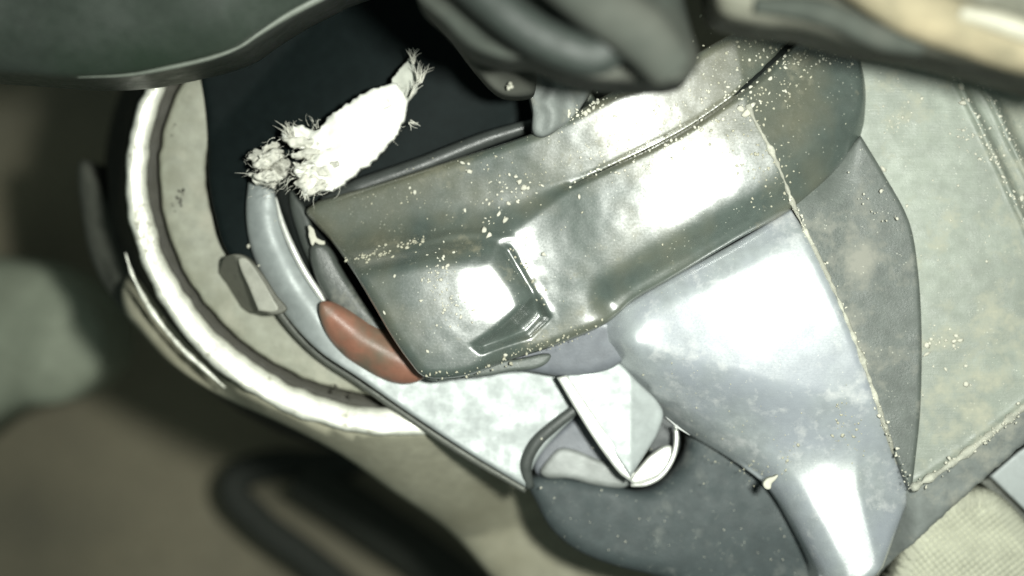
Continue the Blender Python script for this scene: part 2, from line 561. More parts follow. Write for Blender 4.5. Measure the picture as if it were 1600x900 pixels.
drum = empty('round_drum', 560, 300, -600, 'round dark drum with a bright white metal rim and pale grey ring face', 'drum')
ring('outer_shell', [(14, -182), (2, -182), (-6, -196), (-9, -230), (-14, -290), (-22, -360), (-30, -420), (-34, -520), (-36, -640), (14, -640)], M['shell'], drum)
tube('bead', [(196, 395, -205, .3), (208, 432, -205, .8), (240, 490, -205, 1), (285, 545, -205, .9), (318, 575, -205, .8), (352, 606, -205, .3)], 4.5, M['rim'], drum, wob=.5)
ring('rim', [(-2, -220), (-2, -156), (0, -146), (4, -141), (9, -141.5), (24, -145.5), (28, -151), (32, -162), (32, -220)], M['rim'], drum, wob=4)
ring('groove', [(27, -186), (40, -206), (52, -204), (56, -230), (27, -230)], M['face_dark'], drum)
ring('face_ring', [(50, -225), (50, -182), (52, -174), (57, -171), (117, -174), (122, -178), (125, -188), (126, -380), (119, -380)], M['face'], drum, wob=3)
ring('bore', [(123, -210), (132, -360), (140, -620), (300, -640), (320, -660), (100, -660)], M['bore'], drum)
pad('side_band', [(122, 258), (127, 330), (141, 400), (168, 455), (213, 511), (240, 530), (240, 470), (205, 400), (178, 330), (150, 275), (134, 250)], lambda x, y: -430 + 0.4 * (x - 150), M['band'], drum, spacing=6, r=20, thick=150)  # top end of the casting, its shade put into the colour
lug_l = arr([(362, 396), (384, 420), (412, 466), (424, 500)])
lug = pad('lug', [(341, 426, 1), (352, 402), (378, 398), (402, 418), (432, 462), (446, 486), (398, 489), (372, 480, 1)],
          lambda x, y: np.where(side(x, y, lug_l) < 0, -100 + 0 * x, -100 - 1.9 * np.abs(side(x, y, lug_l))), M['lug'], drum, spacing=3, r=3, thick=70)
pad('lug_top', [(372, 405), (384, 403), (402, 424), (428, 468), (434, 485), (404, 486, 1), (390, 452)], lambda x, y: -94 + 0 * x, M['lug_top'], lug, spacing=3, r=3, thick=8)
crumbs('face_pits', [(x + random.uniform(-4, 4), y + random.uniform(-6, 6), -172, random.uniform(1.5, 3.5)) for (x, y) in
       [(270, 203), (273, 196), (267, 214), (276, 309), (284, 300), (280, 316), (272, 324), (520, 606), (526, 602), (548, 618), (462, 575), (262, 250)] for _ in range(4)], M['face_dark'], drum)

# ================================================================== black sleeve and frayed cloth
def sleeve_h(x, y):
    d = side(x, y, arr([(380, 420), (620, 150), (760, -60)]))
    return -130 - 0.0011 * d * d + 0 * x
slv = empty('black_sleeve', 600, 180, -300, 'smooth black sleeve wrapped by frayed white cloth inside the drum', 'sleeve')
def tube_h(x, y):
    ln = arr([(470, 300), (640, 225), (850, 150)])
    d = side(x, y, ln)
    return -150 + 40 * np.exp(-((d - 22) / 34)**2)
pad('sleeve_body', [(296, 40), (310, 110), (319, 160), (324, 215), (325, 278), (334, 331), (358, 398), (420, 440), (500, 480), (540, 420), (520, 330), (700, 275), (832, 225), (900, 175), (900, 110), (820, 60), (700, -80), (520, -100), (330, -60)], lambda x, y: np.maximum(sleeve_h(x, y), -163), M['black'], slv, spacing=9, r=10, thick=300)  # left side also fills the deep shaded gap by the ring face with black
tube('sleeve_fold', [(505, 318, -112, .7), (560, 294, -100, 1.0), (660, 258, -94, .9), (760, 218, -96, .8), (850, 190, -105, .6)], 16, material('sleeve_fold_black', (0.04, 0.045, 0.042), 0.38), slv)  # lighter grey paints the highlight streak along the sleeve

cloth = empty('frayed_cloth', 540, 220, -90, 'frayed white cloth wad glowing in torch light on the black sleeve', 'cloth')
cz = lambda x, y: -70 + bumps(x, y, 24, 9, 1.0) * sstep(560, 480, x) + bumps(x, y, 8, 4, 5.0) * sstep(540, 470, x) + bumps(x, y, 40, 6, 2.0)
pad('cloth_wrap', [(507, 190, 1), (530, 170), (560, 150), (595, 134), (620, 132), (636, 158), (634, 180), (618, 212), (590, 245), (556, 272), (528, 292), (500, 300), (472, 306, 1), (470, 285), (460, 262), (480, 246), (462, 225), (446, 222), (440, 205), (470, 196), (495, 202)],
    lambda x, y: cz(x, y) + 10 + bumps(x, y, 20, 18, 3.5) * sstep(560, 500, x), M['cloth'], cloth, spacing=3.5, r=9, thick=30, rough=4)
pad('cloth_tuft', [(384, 246, 1), (410, 230), (432, 222), (442, 240), (450, 262), (448, 276), (436, 284), (425, 294), (408, 288), (390, 275), (404, 262)],
    lambda x, y: cz(x, y) - 8 + bumps(x, y, 14, 22, 2.5), M['tuft'], cloth, spacing=3, r=5, thick=20, rough=9)
pad('cloth_flap', [(612, 130), (628, 104), (642, 90, 1), (650, 110), (654, 130), (645, 152), (634, 160, 1)], lambda x, y: -72 - 0.55 * (x - 612), material('grey_cloth_flap', (0.42, 0.43, 0.38), 0.9), cloth, spacing=3, r=4, thick=8, rough=3)
for (px_, py_, w_, h_, a_) in [(418, 252, 26, 9, -.5), (425, 240, 20, 7, -.3), (420, 276, 22, 9, .1), (470, 222, 26, 8, .1), (478, 240, 24, 7, -.2), (482, 284, 24, 9, -.1), (500, 268, 30, 9, -.4), (492, 296, 20, 6, -.3), (470, 262, 14, 6, .6)]:
    t_ = np.linspace(0, 2 * math.pi, 26, endpoint=False)
    q_ = np.stack([w_ * np.cos(t_), h_ * np.sin(t_)], 1)
    q_ = np.stack([q_[:, 0] * math.cos(a_) - q_[:, 1] * math.sin(a_) + px_, q_[:, 0] * math.sin(a_) + q_[:, 1] * math.cos(a_) + py_], 1)
    pad('torn_strip', [tuple(p) for p in q_], (lambda px_, py_: lambda x, y: -54 + 0.35 * (y - py_) * (1 if px_ % 2 else -1) + bumps(x, y, 9, 9, px_))(px_, py_), M['tuft'], cloth, spacing=2.5, r=4, thick=12, rough=6)
# loose fibres, too many to count
V, F = [], []
def fibre(x, y, ang, ln, r0, z=-62, curl=1.0):
    global V, F
    n = 7
    P, a = [], ang
    px, py, pz = x, y, z
    da = random.uniform(-.35, .35) * curl
    for i in range(n):
        P.append(W(arr([px]), arr([py]), arr([pz]))[0])
        px += math.cos(a) * ln / n; py += math.sin(a) * ln / n; pz += random.uniform(-1.5, 1.5) * ln / 30
        a += da + random.uniform(-.25, .25) * curl
    v, f = tube_verts(P, np.linspace(r0, r0 * .3, n) * S, 4)
    o = len(V); V += v; F += [tuple(o + i for i in q) for q in f]
outl = spline([(384, 246), (410, 230), (428, 215), (446, 212), (470, 196), (507, 190), (560, 150), (620, 132), (638, 165), (620, 212), (590, 245), (556, 272), (528, 292), (500, 302), (472, 306), (455, 285), (425, 294), (390, 275)], True, 3)
cen = outl.mean(0)
for i in range(240):
    p = outl[random.randrange(len(outl))]
    if p[0] > 500 and random.random() < (0.97 if p[1] < 192 else 0.6) and not (p[0] > 625 and p[1] < 150):
        continue
    base = p + (cen - p) * random.uniform(0.0, 0.25)
    a = math.atan2(p[1] - cen[1], p[0] - cen[0]) + random.gauss(0, .7)
    fibre(base[0] + random.gauss(0, 3), base[1] + random.gauss(0, 3), a, random.choice([8, 12, 16, 30]) * random.uniform(.5, 1.0), random.uniform(.25, .65), -62 + random.uniform(-10, 14))
for i in range(130):
    x = random.gauss(450, 26); y = 258 + random.gauss(0, 18) - (x - 470) * .2
    fibre(x, y, random.uniform(2.2, 3.6) + math.pi * (random.random() < .3), random.uniform(7, 18), random.uniform(.25, .6), -56 + random.uniform(-6, 12))
for (x, y, a, l) in [(462, 224, -2.2, 42), (458, 222, -2.1, 50), (460, 220, -1.95, 44), (474, 300, 1.5, 16), (478, 300, 1.3, 18), (645, 100, -1.9, 30), (646, 98, -1.6, 28), (654, 130, -1.3, 44), (656, 128, -1.1, 36), (652, 126, -1.5, 40), (640, 150, -1.1, 40), (640, 190, .6, 20)]:
    for q in range(5):
        fibre(x + random.gauss(0, 1.5), y + random.gauss(0, 1.5), a + random.gauss(0, .12), l * random.uniform(.7, 1.1), random.uniform(.7, 1.4), -60, .5)
o = mesh_object('fibres', V, F, M['tuft'], cloth); o['kind'] = 'stuff'

# ================================================================== metal shield sheet
lip = spline([(410, 285), (408, 340), (425, 400), (460, 460), (505, 520), (560, 570)], False, 6)
def shield_h(x, y):
    d = side(x, y, lip)                       # distance from the middle of the lip
    w = sstep(590, 480, y) * sstep(600, 500, x)
    base = mirror_plane(700, 560, -118)(x, y)
    return base * (1 - 0) + w * (22 - 0.020 * d * d - 0.35 * d) - 22 * w + bumps(x, y, 60, 3.0, 6.0)
shield = empty('metal_shield', 600, 600, -160, 'pale bare metal shield sheet curving round the front of the grey connector', 'shield')
pad('sheet', [(388, 284, 1), (384, 330), (391, 385), (412, 437), (448, 495), (498, 548), (560, 590), (640, 646), (730, 706), (822, 762, 1), (838, 720), (870, 680), (925, 625), (985, 560), (900, 480), (700, 440), (600, 500), (540, 490), (505, 462), (478, 420), (452, 366), (434, 322), (428, 296, 1)],
    shield_h, M['metal_sheet'], shield, spacing=5, r=6, thick=14)
tube('bright_lip', [(431, 308, -108, .3), (440, 345, -104, .8), (456, 385, -100), (476, 424, -100), (498, 458, -102), (512, 480, -106, .5)], 5.5, M['metal_bright'], shield)  # brighter metal colour paints the highlight on the inner edge
tube('dark_edge', [(384, 330, -150, .4), (389, 385, -148, .7), (410, 440, -146, 1), (446, 499, -145, 1.1), (497, 553, -144), (559, 595, -142), (639, 651, -140), (729, 711, -138), (822, 766, -136, .8)], 7, M['metal_edge'], shield)  # dark colour stands for the sheet's side wall and its shadow line
crumbs('shield_specks', [(388, 385, -125, 6), (430, 345, -100, 1.6), (545, 500, -100, 1.5), (404, 415, -112, 2)], M['crumb'], shield)

# inner plastic between the lip and the connector mouth
inner = empty('inner_socket', 520, 420, -120, 'dark grey socket wall between the metal lip and the connector mouth', 'socket')
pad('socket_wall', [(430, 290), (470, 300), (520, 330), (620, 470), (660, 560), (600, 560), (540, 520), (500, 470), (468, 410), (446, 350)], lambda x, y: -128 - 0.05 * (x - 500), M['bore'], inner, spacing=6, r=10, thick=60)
pad('socket_rib', [(452, 300), (474, 320), (490, 360), (498, 400), (530, 460), (520, 466), (488, 420), (466, 370)], lambda x, y: -112 + 0.15 * (x - 470), material('rib_grey', (0.045, 0.052, 0.046), 0.5), inner, spacing=4, r=8, thick=30)
pad('locking_tongue', [(484, 388), (498, 378), (516, 388), (534, 420), (566, 470), (600, 512), (604, 528), (578, 530), (548, 512), (516, 476), (492, 432)],
    lambda x, y: -88 - 0.006 * side(x, y, arr([(488, 380), (520, 440), (600, 528)]))**2, material('tongue_grey', (0.062, 0.07, 0.062), 0.42, dust=(.2, .2, .17), dust_amt=.2), inner, spacing=3.5, r=10, thick=40)
pad('torn_flake', [(482, 352), (488, 356), (496, 372), (508, 380), (498, 382), (492, 378), (488, 384), (483, 372)], lambda x, y: -80 + 0 * x, M['crumb'], inner, spacing=3, r=2, thick=6, rough=2)

# red seal
seal = pad('red_seal', [(499, 474), (512, 470), (534, 478), (574, 500), (616, 520), (644, 552), (668, 580), (658, 594), (630, 600), (592, 591), (552, 569), (520, 538), (502, 504)],
           lambda x, y: -70 - 0.020 * side(x, y, arr([(500, 480), (560, 530), (610, 558), (665, 586)]))**2, M['red'], None, spacing=3.5, r=9, thick=45)
tag(seal, 'faded red brown seal peeking out under the connector mouth', 'seal')

# ================================================================== grey connector housing
con = empty('grey_connector', 1000, 400, -100, 'large dusty grey plastic connector housing lit by torch glare', 'connector')

R1 = spline([(520, 412), (650, 378), (760, 348), (905, 283), (1060, 210), (1150, 150), (1210, 98), (1262, 52)], False, 8)
seam = spline([(895, 289), (980, 248), (1060, 208), (1120, 170), (1180, 128), (1222, 88), (1268, 40)], False, 6)
step_line = spline([(790, 380), (806, 410), (832, 444), (856, 492), (820, 520), (742, 590)], False, 6)
pT = dome(988, 185, 8, -0.38, 75, 80, .16, .13)
pF = dome(1082, 300, 22, 1.05, 115, 88, .12, .13)
pD = dome(768, 450, 2, 1.0, 150, 130, .22, .24)
RB = spline([(780, 372), (818, 420), (852, 478), (858, 500), (800, 545), (730, 600)], False, 6)
DTOP = spline([(480, 420), (560, 405), (640, 390), (700, 385), (770, 372), (800, 384)], False, 6)

R2u = arr([(1150, 60), (1168, 168), (1200, 225), (1240, 320), (1278, 400)])
def shell_h(x, y):
    sT = side(x, y, R1)                  # >0 below the ridge
    wt = 3 + 55 * sstep(940, 680, x)
    t = sstep(-1, 1, sT / wt)
    z = pT(x, y) * (1 - t) + pF(x, y) * t
    # the socket face left of the step lies lower
    zD = pD(x, y)
    wD = soft(x, y, [(400, 420), (560, 396), (700, 376), (786, 362), (835, 426), (868, 500), (800, 565), (730, 680), (600, 680), (400, 500)], 50)
    wl = sstep(940, 640, x)
    zl = pT(x, y) * (1 - t) + zD * t
    z = z * (1 - wl) + zl * wl
    z = z * (1 - wD) + zD * wD
    # recessed slope right of and under the bright square
    wp = soft(x, y, [(772, 376), (800, 382), (864, 496), (830, 530), (752, 556), (728, 540), (776, 506), (824, 462)], 17)
    dq, _ = seg_dist(x, y, arr([(772, 376), (824, 462), (776, 506), (728, 540)]), False)
    z = z - wp * (4 + 0.75 * np.minimum(dq, 30))
    # torn, crumbly brow beside the notch
    z += bumps(x, y, 15, 1.2, 31.0) * np.exp(-(seg_dist(x, y, arr([(806, 392), (826, 418), (842, 455), (858, 490)]), False)[0] / 13)**2)
    # outer silhouettes fall away
    z += groove(x, y, seam, 4, 5)
    wide = spline([(1150, 148), (1190, 118), (1232, 78), (1290, 20)], False, 6)
    dw, pw = seg_dist(x, y, wide, False)
    z -= 6 * np.exp(-(dw / (3 + 13 * pw))**4)
    z += 2 * np.exp(-(seg_dist(x, y, spline([(530, 408), (620, 388), (720, 366), (800, 372)], False, 6), False)[0] / 6)**2)
    z -= 22 * np.exp(-(seg_dist(x, y, spline([(960, 472), (1035, 428), (1140, 372), (1232, 322), (1300, 265), (1348, 212)], False, 6), False)[0] / 30)**2)
    z -= 0.24 * np.maximum(0, -side(x, y, R2u))
    z += bumps(x, y, 22, 0.35, 3.0) + bumps(x, y, 80, 1.2, 7.0)
    # worn crumbly brow by the step
    z += 1 * np.exp(-(seg_dist(x, y, arr([(800, 388), (822, 425), (858, 492)]), False)[0] / 7)**2)
    return z
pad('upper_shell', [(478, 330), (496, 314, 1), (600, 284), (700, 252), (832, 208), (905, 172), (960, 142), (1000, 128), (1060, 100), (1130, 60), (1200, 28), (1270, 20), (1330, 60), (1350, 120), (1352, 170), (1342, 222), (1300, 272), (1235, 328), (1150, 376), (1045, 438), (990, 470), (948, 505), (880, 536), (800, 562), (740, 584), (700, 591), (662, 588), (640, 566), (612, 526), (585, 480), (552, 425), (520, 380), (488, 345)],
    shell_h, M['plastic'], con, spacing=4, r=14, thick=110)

body_top = spline([(960, 480), (1040, 436), (1150, 378), (1236, 330)], False, 6)
R2 = spline([(1168, 168), (1200, 225), (1240, 320), (1278, 400), (1320, 492), (1352, 575), (1380, 660), (1402, 722), (1424, 765)], False, 6)
pC = dome(1185, 462, 16, .15, 95, 75, .15, .19)
pE = dome(1300, 785, pC(arr([1300.0]), arr([785.0]))[0] - 4, 1.1, 120, 60, .15, .3)
def body_h(x, y):
    z = pC(x, y)
    t = sstep(600, 760, y - 0.25 * (x - 1250))
    z = z * (1 - t) + pE(x, y) * t
    dt, _ = seg_dist(x, y, body_top, False)
    z -= 18 * np.exp(-(dt / 24)**2)
    lf = spline([(940, 500), (965, 570), (1010, 625), (1060, 665), (1130, 708), (1195, 752), (1245, 830), (1285, 905)], False, 6)
    dl, _ = seg_dist(x, y, lf, False)
    z -= 0.018 * np.maximum(0, 42 - dl)**2
    # ear at the upper left
    z += 8 * np.exp(-(((x - 990) / 28)**2 + ((y - 535) / 26)**2))
    z -= 10 * np.exp(-(seg_dist(x, y, spline([(958, 545), (980, 575), (1010, 605)], False, 6), False)[0] / 8)**2)
    z += bumps(x, y, 30, 0.4, 9.0) + bumps(x, y, 110, 1.6, 11.0)
    z -= 0.5 * np.maximum(0, -side(x, y, arr([(1330, 640), (1342, 760), (1374, 890), (1390, 950)]))) * sstep(670, 790, y)
    # pressed lower flange: two channels
    z -= 0 * np.exp(-(seg_dist(x, y, spline([(1330, 742), (1345, 800), (1372, 880)], False, 6), False)[0] / 12)**2)
    return z
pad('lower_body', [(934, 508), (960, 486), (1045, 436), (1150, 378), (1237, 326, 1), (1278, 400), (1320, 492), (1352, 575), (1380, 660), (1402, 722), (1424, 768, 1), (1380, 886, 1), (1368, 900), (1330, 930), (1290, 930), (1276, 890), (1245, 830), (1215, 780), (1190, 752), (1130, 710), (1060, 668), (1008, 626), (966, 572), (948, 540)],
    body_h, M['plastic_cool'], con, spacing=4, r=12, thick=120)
pad('wedge_panel', [(1170, 160), (1240, 200), (1300, 250), (1345, 212, 1), (1380, 270), (1420, 345), (1434, 420), (1440, 520), (1438, 640), (1430, 720), (1424, 770, 1), (1398, 712), (1350, 575), (1318, 492), (1276, 402), (1236, 320), (1196, 226)],
    lambda x, y: -8 + 0.20 * (x - 1240) * 0 - 0.16 * (x - 1300) - 18 - 34 * sstep(330, 215, y) * sstep(1345, 1290, x) + 0.10 * np.maximum(0, x - 1330) + bumps(x, y, 60, 1, 12.0), M['plastic_dark'], con, spacing=5, r=6, thick=60)
def plate_h(x, y):
    z = -52 + 0.04 * (x - 1400) + bumps(x, y, 40, 0.9, 13.0)
    l1 = spline([(1470, 84), (1500, 135), (1540, 215), (1590, 325), (1630, 420)], False, 6)
    l2 = spline([(1510, 112), (1545, 150), (1580, 225), (1640, 340)], False, 6)
    z += 9 * np.exp(-(seg_dist(x, y, l1, False)[0] / 5)**2)
    z -= 14 * sstep(0, 12, -side(x, y, l1))
    z += 8 * np.exp(-(seg_dist(x, y, l2, False)[0] / 5)**2)
    z -= 26 * sstep(0, 18, -side(x, y, l2))
    z += 8 * np.exp(-(seg_dist(x, y, arr([(1424, 766), (1500, 715), (1620, 622)]), False)[0] / 8)**2)
    return z
pad('side_plate', [(1290, 40, 1), (1700, 10, 1), (1700, 570, 1), (1600, 638), (1500, 716), (1426, 770, 1), (1412, 740), (1420, 600), (1410, 420), (1350, 260), (1330, 160)],
    plate_h, M['plastic_plate'], con, spacing=4.5, r=6, thick=90)
pad('skirt_wall', [(1424, 762, 1), (1500, 712), (1600, 636), (1700, 560, 1), (1700, 615, 1), (1600, 694), (1500, 782), (1430, 846), (1384, 886), (1370, 904, 1), (1350, 840), (1380, 780)],
    lambda x, y: -46 - 60 * sstep(1440, 1370, x) - 0.33 * np.maximum(0, side(x, y, arr([(1424, 762), (1500, 712), (1600, 636), (1700, 560)]))) + bumps(x, y, 35, 2.5, 14.0), M['plastic_rim'], con, spacing=4.5, r=7, thick=70, rough=2)
pad('lower_boss', [(700, 582), (760, 560), (860, 530), (950, 500), (985, 545), (962, 572), (930, 584), (880, 588), (820, 580), (760, 584)],
    lambda x, y: -62 - 0.25 * (y - 520), M['boss'], con, spacing=5, r=12, thick=50)
pad('under_lip', [(660, 588), (700, 560), (800, 562), (860, 560), (790, 582), (730, 590)], lambda x, y: -40 + 0 * x, M['plastic_dark'], con, spacing=5, r=6, thick=25)
sp_ = [(892, 290, .25), (940, 268, .5), (1000, 240, .6), (1060, 208, .8), (1120, 170, 1.1), (1160, 142, 1.6), (1190, 116, 2.6), (1220, 88, 4.0), (1250, 62, 5.5), (1285, 30, 6.5)]
tube('seam_gap', [(x, y, shell_h(arr([x]), arr([y]))[0] - 1.2 - r, r) for (x, y, r) in sp_], 2.6, M['bore'], con, flat=.75, wob=.5, step=4)  # black tube stands in for the shade inside the seam crack
# raised mould line along the body
tube('mould_line', [(x, y, max(shell_h(arr([x]), arr([y]))[0] if y < 322 else -99, (body_h(arr([x]), arr([y]))[0] if y > 318 else -99) - 6)) for (x, y) in [(1168, 164), (1180, 190), (1200, 226), (1222, 274), (1238, 316), (1256, 356), (1278, 400), (1300, 446), (1320, 492), (1352, 575), (1380, 660), (1402, 722), (1424, 764)]], 3.8, material('mould_line_dusty', (0.30, 0.30, 0.25), 0.7, dust=(.6, .6, .5), dust_amt=.5, bump=.5), con, wob=1.1)
tube('plate_edge_line', [(1424, 764, -30), (1470, 736, -38), (1520, 700, -42), (1600, 636, -42), (1660, 590, -42)], 5, material('edge_line_dusty', (0.34, 0.345, 0.29), 0.75, dust=(.5, .5, .42), dust_amt=.5, bump=.5), con, wob=1.1)
tube('flash_line', [(1040, 651, -60, .3), (1060, 668, -58), (1078, 680, -58, .3)], 1.6, material('flash_line', (0.45, 0.46, 0.45), 0.5), con)

# dust crumbs -----------------------------------------------------
spots, dim = [], []
def put(lst, x, y, r, hf):
    z = hf(arr([x]), arr([y]))[0]
    lst.append((x, y, z + r * .2, r))
def near(line, n, spread, rr, lst, hf):
    L = spline(line, False, 2)
    for _ in range(n):
        p = L[random.randrange(len(L))]
        put(lst, p[0] + random.gauss(0, spread), p[1] + random.gauss(0, spread), random.uniform(*rr) * random.choice([.6, .8, 1, 1.2]), hf)
near([(905, 250), (980, 235), (1060, 195), (1130, 150), (1190, 130)], 220, 24, (1.2, 3.6), spots, shell_h)
near([(910, 180), (860, 205), (905, 176), (960, 150)], 60, 5, (1.5, 4), spots, shell_h)
near([(1100, 100), (1180, 60), (1240, 110), (1180, 180)], 160, 28, (1, 3), dim, shell_h)
near([(1170, 100), (1300, 90), (1320, 80), (1345, 95)], 60, 12, (1.2, 3.4), spots, shell_h)
near([(1100, 200), (1180, 240), (1225, 300)], 90, 22, (1, 2.8), dim, shell_h)
near([(730, 265), (815, 290), (780, 320), (755, 350), (765, 365)], 50, 14, (1.2, 3.6), spots, shell_h)
near([(690, 400), (680, 430), (700, 470), (720, 500)], 90, 13, (1.2, 3.4), spots, shell_h)
near([(540, 406), (600, 392), (660, 376)], 70, 4, (1.5, 3.8), dim, shell_h)
near([(796, 386), (812, 400), (830, 436), (856, 480)], 26, 4, (1.5, 4), dim, shell_h)
near([(940, 505), (880, 530), (800, 555)], 60, 7, (1, 2.6), dim, shell_h)
near([(660, 585), (740, 582), (800, 560)], 30, 4, (1.5, 3.2), dim, shell_h)
near([(560, 320), (700, 300), (850, 260)], 70, 32, (.9, 2.4), dim, shell_h)
for _ in range(90):
    x, y = random.uniform(560, 1330), random.uniform(60, 560)
    if inside(arr([x]), arr([y]), arr([(520, 340), (900, 190), (1250, 50), (1340, 120), (1330, 220), (1000, 450), (700, 570)]))[0]:
        put(spots if random.random() < .4 else dim, x, y, random.uniform(.9, 2.2), shell_h)
for (x, y, r) in [(722, 254, 5), (733, 268, 5.5), (764, 318, 4), (779, 334, 5), (789, 344, 6), (757, 360, 6), (764, 368, 6), (812, 284, 6), (818, 294, 7), (847, 290, 4), (905, 308, 4.5), (850, 397, 4.5), (668, 549, 4), (658, 470, 3.5), (616, 432, 3), (760, 312, 4), (794, 317, 5), (648, 300, 4), (640, 294, 3), (1168, 176, 9), (1176, 164, 7), (1158, 170, 6), (790, 555, 5), (600, 488, 4)]:
    put(spots, x, y, r, shell_h)
crumbs('dust_crumbs', spots, M['crumb'], con)
crumbs('dull_dust_crumbs', dim, M['crumb_dim'], con)
s2 = []
near([(1168, 176), (1240, 320), (1320, 492), (1380, 660), (1420, 760)], 150, 3.5, (1, 3), s2, lambda x, y: 4 - 0.04 * np.maximum(0, y - 450) + 0 * x)
near([(1330, 300), (1400, 345), (1380, 300)], 18, 9, (1, 3), s2, lambda x, y: -20 + 0 * x)
near([(1425, 764), (1500, 716), (1600, 640)], 90, 4, (1, 3.4), s2, lambda x, y: -36 + 0 * x)
near([(1480, 100), (1520, 170), (1560, 260), (1600, 340)], 70, 3, (1.2, 4.2), s2, plate_h)
near([(1530, 130), (1560, 180), (1595, 250)], 50, 4, (1, 3), s2, plate_h)
near([(1385, 200), (1410, 180), (1400, 210)], 40, 9, (.8, 2.4), s2, plate_h)
near([(1500, 200), (1530, 235), (1560, 250)], 40, 13, (1, 3.2), s2, plate_h)
near([(1455, 520), (1475, 530), (1500, 540)], 14, 12, (1.5, 5), s2, plate_h)
for _ in range(50):
    put(s2, random.uniform(1360, 1590), random.uniform(110, 700 - 0), random.uniform(.8, 2.4), plate_h)
for (x, y, r) in [(1380, 264, 6), (1393, 295, 5), (1417, 322, 5), (1360, 340, 4), (1497, 290, 4), (1441, 154, 4), (1449, 553, 7), (1448, 540, 6), (1455, 530, 5), (1494, 524, 7), (1500, 532, 6), (1478, 577, 5), (1510, 572, 6), (1506, 160, 8), (1596, 310, 6), (1390, 580, 3.5), (1392, 620, 3.5), (1368, 580, 3), (1510, 600, 5)]:
    put(s2, x, y, r, plate_h)
crumbs('plate_dust_crumbs', [(x, y, z, r) for (x, y, z, r) in s2], M['crumb'], con)
s3 = []
near([(1000, 560), (1100, 640), (1200, 700), (1300, 640)], 60, 40, (.8, 2), s3, body_h)
near([(1310, 640), (1330, 680), (1350, 700)], 40, 12, (.8, 3), s3, body_h)
near([(1150, 720), (1200, 738), (1240, 700)], 30, 10, (.8, 3), s3, body_h)
crumbs('body_dust_crumbs', s3, M['crumb_dim'], con)
drop = pad('glue_drop', [(1192, 756), (1198, 748), (1210, 744), (1216, 742), (1212, 750), (1206, 756), (1204, 764), (1196, 764)], lambda x, y: 4 + 0 * x, M['crumb'], con, spacing=2.5, r=4, thick=12)

# ================================================================== bracket, clip and dark grommet
brk = empty('metal_bracket', 960, 660, -120, 'bright folded metal bracket tab pointing down below the connector', 'bracket')
ridge = arr([(872, 588), (930, 672), (984, 744)])
pad('bracket_face', [(886, 586), (950, 560), (1000, 600), (1035, 640), (1030, 672), (1018, 694), (985, 746, 1), (930, 664)],
    lambda x, y: mirror_plane(960, 610, -84)(x, y) - 0.30 * np.maximum(0, x - 985) , M['metal_sheet'], brk, spacing=4, r=4, thick=14)
pad('bracket_fold', [(870, 590, 1), (886, 586, 1), (935, 658), (992, 740), (984, 752, 1), (966, 738), (920, 674)], lambda x, y: -76 + 0 * x, M['metal_bright'], brk, spacing=3.5, r=5, thick=22)
hook = empty('metal_clip', 1030, 710, -140, 'small shiny curved metal clip beside the bracket tip', 'clip')
pad('clip_tongue', [(984, 750), (1000, 728), (1020, 708), (1046, 696), (1052, 712), (1036, 740), (1010, 752), (990, 756)], lambda x, y: -112 + 0.1 * (y - 720), M['metal_bright'], hook, spacing=3, r=6, thick=14)
tube('clip_wire', [(1056, 664, -98, .7), (1057, 690, -98), (1050, 718, -98), (1032, 744, -98), (1008, 756, -100), (986, 758, -104, .7)], 4.2, M['metal_bright'], hook, sides=10)

grom = empty('rubber_grommet', 1050, 820, -260, 'dark grey rubber grommet body with an oval mouth under the connector', 'grommet')
def grom_h(x, y):
    d = side(x, y, arr([(840, 760), (1050, 830), (1300, 900)]))
    z = -150 - 0.0012 * (y - 790)**2 - 0.10 * np.maximum(0, 900 - x) + bumps(x, y, 50, 3, 15.0)
    rr = ((x - 1030) / 34)**2 + ((y - 690) / 60)**2
    return z - 60 * np.exp(-rr * .8)
pad('grommet_body', [(826, 752), (850, 742), (900, 748), (960, 758), (1010, 765), (1050, 735), (1072, 690), (1060, 650), (1130, 670), (1230, 720), (1300, 800), (1330, 960), (1120, 940), (1040, 905), (960, 884), (905, 862), (862, 828), (838, 786)],
    grom_h, M['rubber'], grom, spacing=5, r=22, thick=170)
tube('mouth_band', [(930, 604, -104, .6), (905, 634, -104, .85), (868, 664, -106), (838, 692, -110, 1.1), (822, 726, -116, 1.1), (828, 762, -128, .8)], 9, M['rubber_band'], grom, flat=.8)
pad('mouth_inside', [(838, 740), (842, 706), (876, 672), (916, 640), (940, 640), (990, 720), (984, 756), (940, 756), (880, 746)], lambda x, y: -170 + 0.12 * (x - 850), M['boss'], grom, spacing=5, r=8, thick=30)
pad('mouth_plate', [(846, 742), (858, 716), (880, 700), (930, 716), (975, 736), (984, 758), (940, 760), (890, 748)], lambda x, y: -150 + 0 * x, material('mouth_plate_grey', (0.26, 0.275, 0.265), 0.45, tint=(.14, .15, .14), tint_scale=120, tint_amt=.8), grom, spacing=4, r=8, thick=20)
pad('mouth_hollow', [(1016, 640), (1046, 648), (1060, 668), (1062, 700), (1052, 716), (1020, 712), (1008, 690)], lambda x, y: -160 + 0 * x, material('hollow_dark', (0.03, 0.036, 0.037), 0.5), grom, spacing=4, r=6, thick=20)
crumbs('grommet_specks', [(845, 762, -125, 3.5), (846, 686, -98, 3), (926, 700, -140, 1.8), (866, 778, -150, 2.2), (940, 766, -148, 1.8)] + [(random.uniform(880, 1230), random.uniform(770, 880), -150, random.uniform(.7, 1.8)) for _ in range(26)], M['crumb'], grom)

